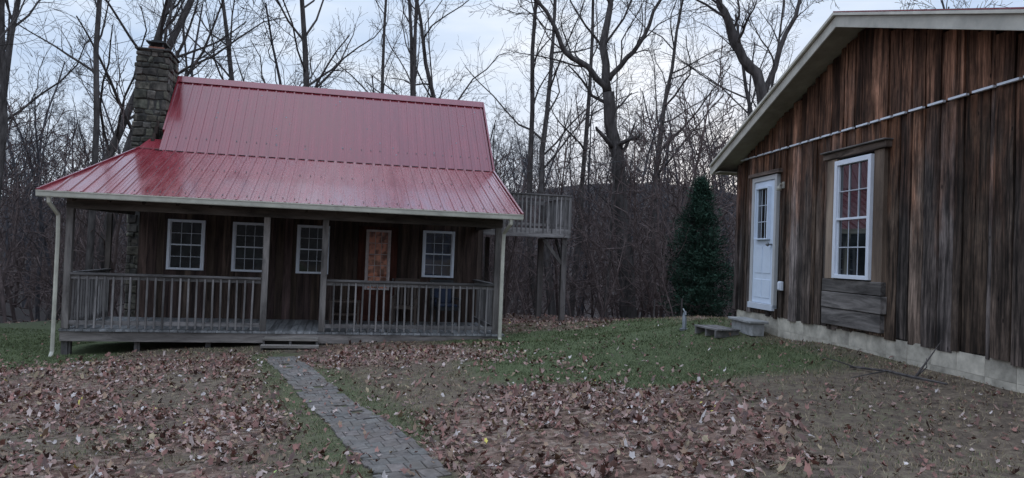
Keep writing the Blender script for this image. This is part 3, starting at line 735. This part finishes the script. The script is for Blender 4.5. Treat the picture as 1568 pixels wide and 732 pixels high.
# ------------------------------------------------------------ TREES
def rv(): return Vector((random.gauss(0,1),random.gauss(0,1),random.gauss(0,1)))
def grow(mb,p,d,L_,r0,lvl,P):
    nseg=[9,6,4,3][min(lvl,3)]; sides=[8,5,3,3][min(lvl,3)]
    pts=[p.copy()]; rad=[r0]; dd=d.copy()
    rend=r0*(.25 if lvl==0 else .3); wob=[.065,.17,.2,.22][min(lvl,3)]*P['wob']
    for i in range(nseg):
        dd=(dd+rv()*wob+Vector((0,0,P['up'] if lvl>0 else .04))).normalized()
        p=p+dd*(L_/nseg); pts.append(p.copy()); rad.append(max(P['rmin'],r0+(rend-r0)*((i+1)/nseg)))
    mb.tube(pts,rad,sides,cap=False)
    if lvl>=P['lv']: return
    nk=P['kids'][lvl]; s0=P['start'][lvl]
    for i in range(nk):
        t=s0+(1-s0)*(i+random.random())/nk; f=t*nseg; k=min(int(f),nseg-1); q=pts[k].lerp(pts[k+1],f-k); rr=rad[k]+(rad[k+1]-rad[k])*(f-k)
        ax=(pts[k+1]-pts[k]).normalized(); a=rv(); a=(a-ax*a.dot(ax)).normalized()
        sp=random.uniform(*P['ang']); nd=(ax*math.cos(sp)+a*math.sin(sp)).normalized()
        ll=L_*P['len'][lvl]*random.uniform(.55,1.15)*(1.15-.55*t)
        grow(mb,q,nd,ll,max(P['rmin'],rr*random.uniform(.35,.55)),lvl+1,P)
def proto(name,seed,Hh,r,mat,**kw):
    random.seed(seed); P=dict(wob=1,up=.07,rmin=.007,lv=3,kids=[13,8,6],start=[.38,.2,.15],len=[.42,.5,.5],ang=(.5,1.05)); P.update(kw)
    mb=MB(); grow(mb,Vector((0,0,-.3)),Vector((random.gauss(0,.03),random.gauss(0,.03),1)).normalized(),Hh,r,0,P)
    return mb.mesh(name,mat,True)
near=[proto("bare_tree_mesh_%d"%i,20+i,17,.21,M_bark,kids=[13,8,6],rmin=.0055,start=[[.3,.42,.35,.45][i%4],.2,.15]) for i in range(4)]
slim=[proto("slim_tree_mesh_%d"%i,40+i,18,.11,M_bark,kids=[12,6,5],rmin=.0055,len=[.2,.5,.5],start=[.40,.2,.15]) for i in range(2)]
far=[proto("far_tree_mesh_%d"%i,60+i,15,.14,M_bark_haze,kids=[13,7,5],rmin=.009,start=[.28,.2,.15],len=[.33,.5,.5],wob=1.25) for i in range(5)]
brush=[proto("brush_mesh_%d"%i,80+i,3.6,.03,M_brush,lv=2,kids=[14,7],rmin=.006,start=[.08,.15],len=[.5,.45],wob=1.6) for i in range(3)]
def place(me,name,x,y,s=1,rz=0,parent=None,sz=None,tilt=(0,0)):
    o=bpy.data.objects.new(name,me); o.location=(x,y,h1(x,y)); o.rotation_euler=(tilt[0],tilt[1],rz); o.scale=(s,s,sz or s); return link(o,parent)
for (m,x,y,s,rz,sz,tl) in ((near[0],-13.6,24,1.0,.5,None,(0,.03)),(near[1],-13.2,17.6,.8,2,None,(0,-.05)),(near[2],-16.8,27,1.05,1,None,(0,0)),
     (near[3],-16.5,21.5,.9,4.1,None,(0,.06)),(slim[0],-12.0,21,1.0,3.1,None,(0,-.02)),(near[1],-20,28,1.0,.7,None,(0,0)),(near[0],-11.0,29,.95,2.4,None,(0,0)),
     (near[1],-7.7,28,1.0,3,None,(0,0)),(slim[0],-5.3,30,1.0,1,1.1,(0,0)),(slim[1],-3.75,26,.95,0,1.1,(0,0)),(slim[0],-3.35,26.3,.9,2.5,1.15,(0,.02)),(near[2],-.6,33,.95,4,None,(0,.05)),
     (slim[1],1.25,29,1.25,2,1.1,(0,.02)),(slim[0],2.5,30,1.2,4,1.0,(0,-.02)),(slim[0],3.05,23.6,.55,4,.5,(0,0)),(near[3],6.0,33,.9,1,None,(0,-.05)),(near[2],1.7,27.5,.75,2.2,.95,(0,0)),
     (near[0],11.5,30,.85,2.7,None,(0,0)),(slim[1],-14.6,20.5,1.1,.8,1,(0,.04))):
    place(m,"bare_tree",x,y,s,rz,None,sz,tl)
def limb(mb,pts,r0,r1,n=8,kids=10,L_=2.2,P=None,start=.25):
    pts=[Vector(p) for p in pts]; sub=[]
    for i in range(len(pts)-1):
        a=pts[max(i-1,0)];b=pts[i];c=pts[i+1];d=pts[min(i+2,len(pts)-1)]
        for t in (0,.33,.66):
            sub.append(.5*((2*b)+(c-a)*t+(2*a-5*b+4*c-d)*t*t+(-a+3*b-3*c+d)*t**3)+rv()*.03)
    sub.append(pts[-1]); m=len(sub); rad=[r0+(r1-r0)*i/(m-1) for i in range(m)]
    mb.tube(sub,[q*random.uniform(.93,1.07) for q in rad],n,cap=True)
    for i in range(kids):
        t=start+(1-start)*(i+random.random())/kids; k=min(int(t*(m-1)),m-2); ax=(sub[k+1]-sub[k]).normalized(); a=rv(); a=(a-ax*a.dot(ax)).normalized()
        sp=random.uniform(.5,1.1); grow(mb,sub[k],(ax*math.cos(sp)+a*math.sin(sp)).normalized(),L_*random.uniform(.6,1.3),max(.012,rad[k]*.36),1,P)
random.seed(5)
P1=dict(wob=1.1,up=.07,rmin=.006,lv=3,kids=[10,8,6],start=[.3,.15,.15],len=[.42,.55,.5],ang=(.5,1.05))
mb=MB(); yy=24
g0=h1(3.87,yy)
limb(mb,[(3.9,yy,g0-.3),(3.87,yy,g0+.3),(3.74,yy,1.53),(3.46,yy+.1,3.64),(3.2,yy,5.44),(2.95,yy-.1,7.0)],.30,.18,10,5,1.5,P1,.55)
limb(mb,[(2.95,yy-.1,7.0),(2.75,yy,8.5),(2.95,yy+.2,10.0),(2.7,yy+.3,12),(2.9,yy+.2,14)],.16,.04,8,8,2.6,P1,.1)
limb(mb,[(2.98,yy-.1,6.9),(2.25,yy-.4,7.7),(1.49,yy-.6,8.1),(1.03,yy-.7,9.06),(.2,yy-.9,10.0),(-.8,yy-1,11.5)],.12,.03,7,10,2.2,P1,.15)
limb(mb,[(2.9,yy-.1,7.4),(3.5,yy-.3,8.1),(4.0,yy-.4,8.8),(4.5,yy-.5,10.0),(5.2,yy-.5,11.5)],.10,.03,7,9,2.2,P1,.15)
limb(mb,[(3.2,yy,5.3),(2.85,yy-.4,5.45),(2.54,yy-.6,5.75)],.10,.04,6,0,.8,P1)
limb(mb,[(3.2,yy,5.3),(3.6,yy-.3,5.4),(3.98,yy-.5,5.62)],.09,.04,6,1,.8,P1)
mb.obj("large_bare_tree",M_bark,smooth=True)
mb=MB(); yy=22; g0=h1(7.9,yy)
limb(mb,[(7.95,yy,g0-.3),(7.8,yy,3),(7.3,yy,6.8),(6.74,yy,7.7),(6.2,yy,8.9),(5.9,yy,9.6),(5.5,yy,11)],.22,.08,8,9,2.0,P1,.5)
limb(mb,[(7.35,yy,6.6),(7.8,yy-.1,8.0),(8.3,yy-.2,9.5),(8.6,yy,11)],.10,.03,7,7,2.0,P1,.2)
mb.obj("leaning_bare_tree",M_bark,smooth=True)
forest=empty("distant_forest")
random.seed(11); cnt=0; placed=[]
def tryp(x,y,md):
    for a,b_ in placed:
        if (a-x)**2+(b_-y)**2<md*md: return False
    placed.append((x,y)); return True
for i in range(3800):
    r=31+ (random.random()**.95)*70; a=random.uniform(-math.pi,math.pi)
    fr=abs(a)<R(43)
    if not fr and (random.random()<.85 or r>55): continue
    if not fr: r+=12
    x=r*math.sin(a); y=r*math.cos(a)
    if tryp(x,y,2.8 if r<50 else 2.9):
        m=random.choice(far) if r>38 else random.choice(far+slim)
        s=random.uniform(.5,1.0)*(1 if r<60 else .82); place(m,"forest_tree",x,y,s,random.uniform(0,6.28),forest,s*random.uniform(.9,1.2),(random.gauss(0,.04),random.gauss(0,.04))); cnt+=1
for i in range(470):
    y=23+random.random()**1.3*40; x=random.uniform(-y*.83,y*.83)
    if y<24.8 and -9<x<3.2: continue
    s=random.uniform(.6,1.8)*(1+.012*y); place(random.choice(brush),"forest_brush",x,y,s,random.uniform(0,6.28),forest)
print("trees",cnt)
for (x,y,s) in ((2.6,21.5,.9),(4.6,20.6,.8),(-.1,22.5,1.0),(6.9,21,.8),(3.4,26,1.6)): place(brush[int(x)%3],"sapling",x,y,s,x)

# ------------------------------------------------------------ evergreen
random.seed(3)
em,nt,b=newmat("cedar_needles"); at=N(nt,'ShaderNodeAttribute',attribute_name="col"); nt.links.new(at.outputs['Color'],b.inputs['Base Color']); b.inputs['Roughness'].default_value=.8; b.inputs['Specular IOR Level'].default_value=.1
ev=empty("evergreen_tree",(5.5,21.6,h1(5.5,21.6)))
mb=MB(); mb.tube([(0,0,-.2),(0,0,2),(0.02,0,4.2)],[.08,.05,.012],7); nd=[];nf=[];nc=[]
Ht=4.3
for i in range(480):
    t=random.random()**.95; a=random.uniform(0,6.28)
    lump=1+.22*math.sin(a*3+t*9)+.12*math.sin(a*5-t*17)
    z=.05+t*(Ht-.2); R_=1.0*lump*min(1,(1-t)*1.25)**.85*random.uniform(.55,1.15)+.05
    tip=Vector((math.cos(a)*R_,math.sin(a)*R_,z+R_*random.uniform(.0,.5))); base_=Vector((0,0,z))
    mb.tube([base_,base_.lerp(tip,.5)-Vector((0,0,.03)),tip],[.012,.008,.003],3)
    shade=random.uniform(.4,1.6)
    for k in range(int(26+62*R_)):
        u=random.random()**.6; c_=base_.lerp(tip,u)+rv()*.075
        dd=((tip-base_).normalized()+rv()*.8+Vector((0,0,.2))).normalized()*random.uniform(.06,.15); sd=dd.cross(rv()).normalized()*random.uniform(.008,.019)
        q=len(nd); nd+= [c_-sd,c_+sd,c_+dd]; nf.append((q,q+1,q+2)); kk=shade*random.uniform(.6,1.3)
        nc+=[(.028*kk,.055*kk,.038*kk,1)]*3
mb.obj("trunk_and_boughs",M_bark,ev)
me=bpy.data.meshes.new("needles"); me.from_pydata([tuple(v_) for v_ in nd],[],nf); at=me.color_attributes.new("col",'FLOAT_COLOR','POINT'); at.data.foreach_set("color",np.array(nc,dtype=np.float32).ravel()); me.materials.append(em)
link(bpy.data.objects.new("needles",me),ev)
for x,y in ((3.95,20.2),(4.65,20.0)):
    mb=MB(); z=h1(x,y); mb.tube([(x,y,z-.1),(x+.01,y,z+.65)],[.025,.022],6); mb.obj("fence_post",M_bark)
mb=MB(); pts=[]
for i in range(13):
    t=i/12; pts.append((.1+t*8.2,20.5+t*6,3.9+t*2.6-1.2*t*(1-t)))
mb.tube(pts,[.008]*13,4); mb.obj("utility_cable",M_black)

# ------------------------------------------------------------ world, sun, camera
w=bpy.data.worlds.new("World"); scene.world=w; w.use_nodes=True; nt=w.node_tree; bg=nt.nodes['Background']
sky=N(nt,'ShaderNodeTexSky',sky_type='NISHITA'); sky.sun_disc=False; sky.sun_elevation=R(6); sky.sun_rotation=R(15)
tc=N(nt,'ShaderNodeTexCoord'); mp=N(nt,'ShaderNodeMapping'); mp.inputs['Scale'].default_value=(1,1,2.6); nt.links.new(tc.outputs['Generated'],mp.inputs[0])
n=noise(nt,mp.outputs[0],2.6,5,.55,.4)
cl=ramp(nt,n,[(.36,(.42,.57,.82)),(.52,(.62,.74,.93)),(.66,(.85,.91,1.0))])
sp=N(nt,'ShaderNodeSeparateXYZ'); nt.links.new(tc.outputs['Generated'],sp.inputs[0])
hz=ramp(nt,sp.outputs[2],[(.0,1.),(.38,0.)])
cl=mix(nt,math_(nt,'MULTIPLY',hz,.5),cl,(.86,.90,.95))
zen=ramp(nt,sp.outputs[2],[(.34,0.),(.85,1.)])
gain=math_(nt,'ADD',11.5,math_(nt,'MULTIPLY',zen,13.0))
vm=N(nt,'ShaderNodeVectorMath',operation='SCALE'); nt.links.new(cl,vm.inputs[0]); nt.links.new(gain,vm.inputs[3])
c=mix(nt,.10,vm.outputs[0],sky.outputs[0])
nt.links.new(c,bg.inputs[0]); bg.inputs[1].default_value=.1
sd=bpy.data.lights.new("sun",'SUN'); sd.energy=.12; sd.angle=R(30); sd.color=(1,.96,.92)
so=bpy.data.objects.new("sun",sd); link(so)
v_=Vector((math.sin(R(15))*math.cos(R(25)),math.cos(R(15))*math.cos(R(25)),math.sin(R(25)))); so.rotation_euler=v_.to_track_quat('Z','Y').to_euler(); so.location=(0,0,30)
cam=bpy.data.cameras.new("camera"); cam.lens=25.94; cam.sensor_width=36; cam.clip_end=1500; cam.clip_start=.05
co=bpy.data.objects.new("camera",cam); link(co)
co.matrix_world=Matrix.Translation((0,0,1.6))@Matrix.Rotation(R(91.2),4,'X')@Matrix.Rotation(R(2.2),4,'Z')
scene.camera=co
scene.view_settings.view_transform='Standard'; scene.view_settings.look='None'; scene.view_settings.exposure=0
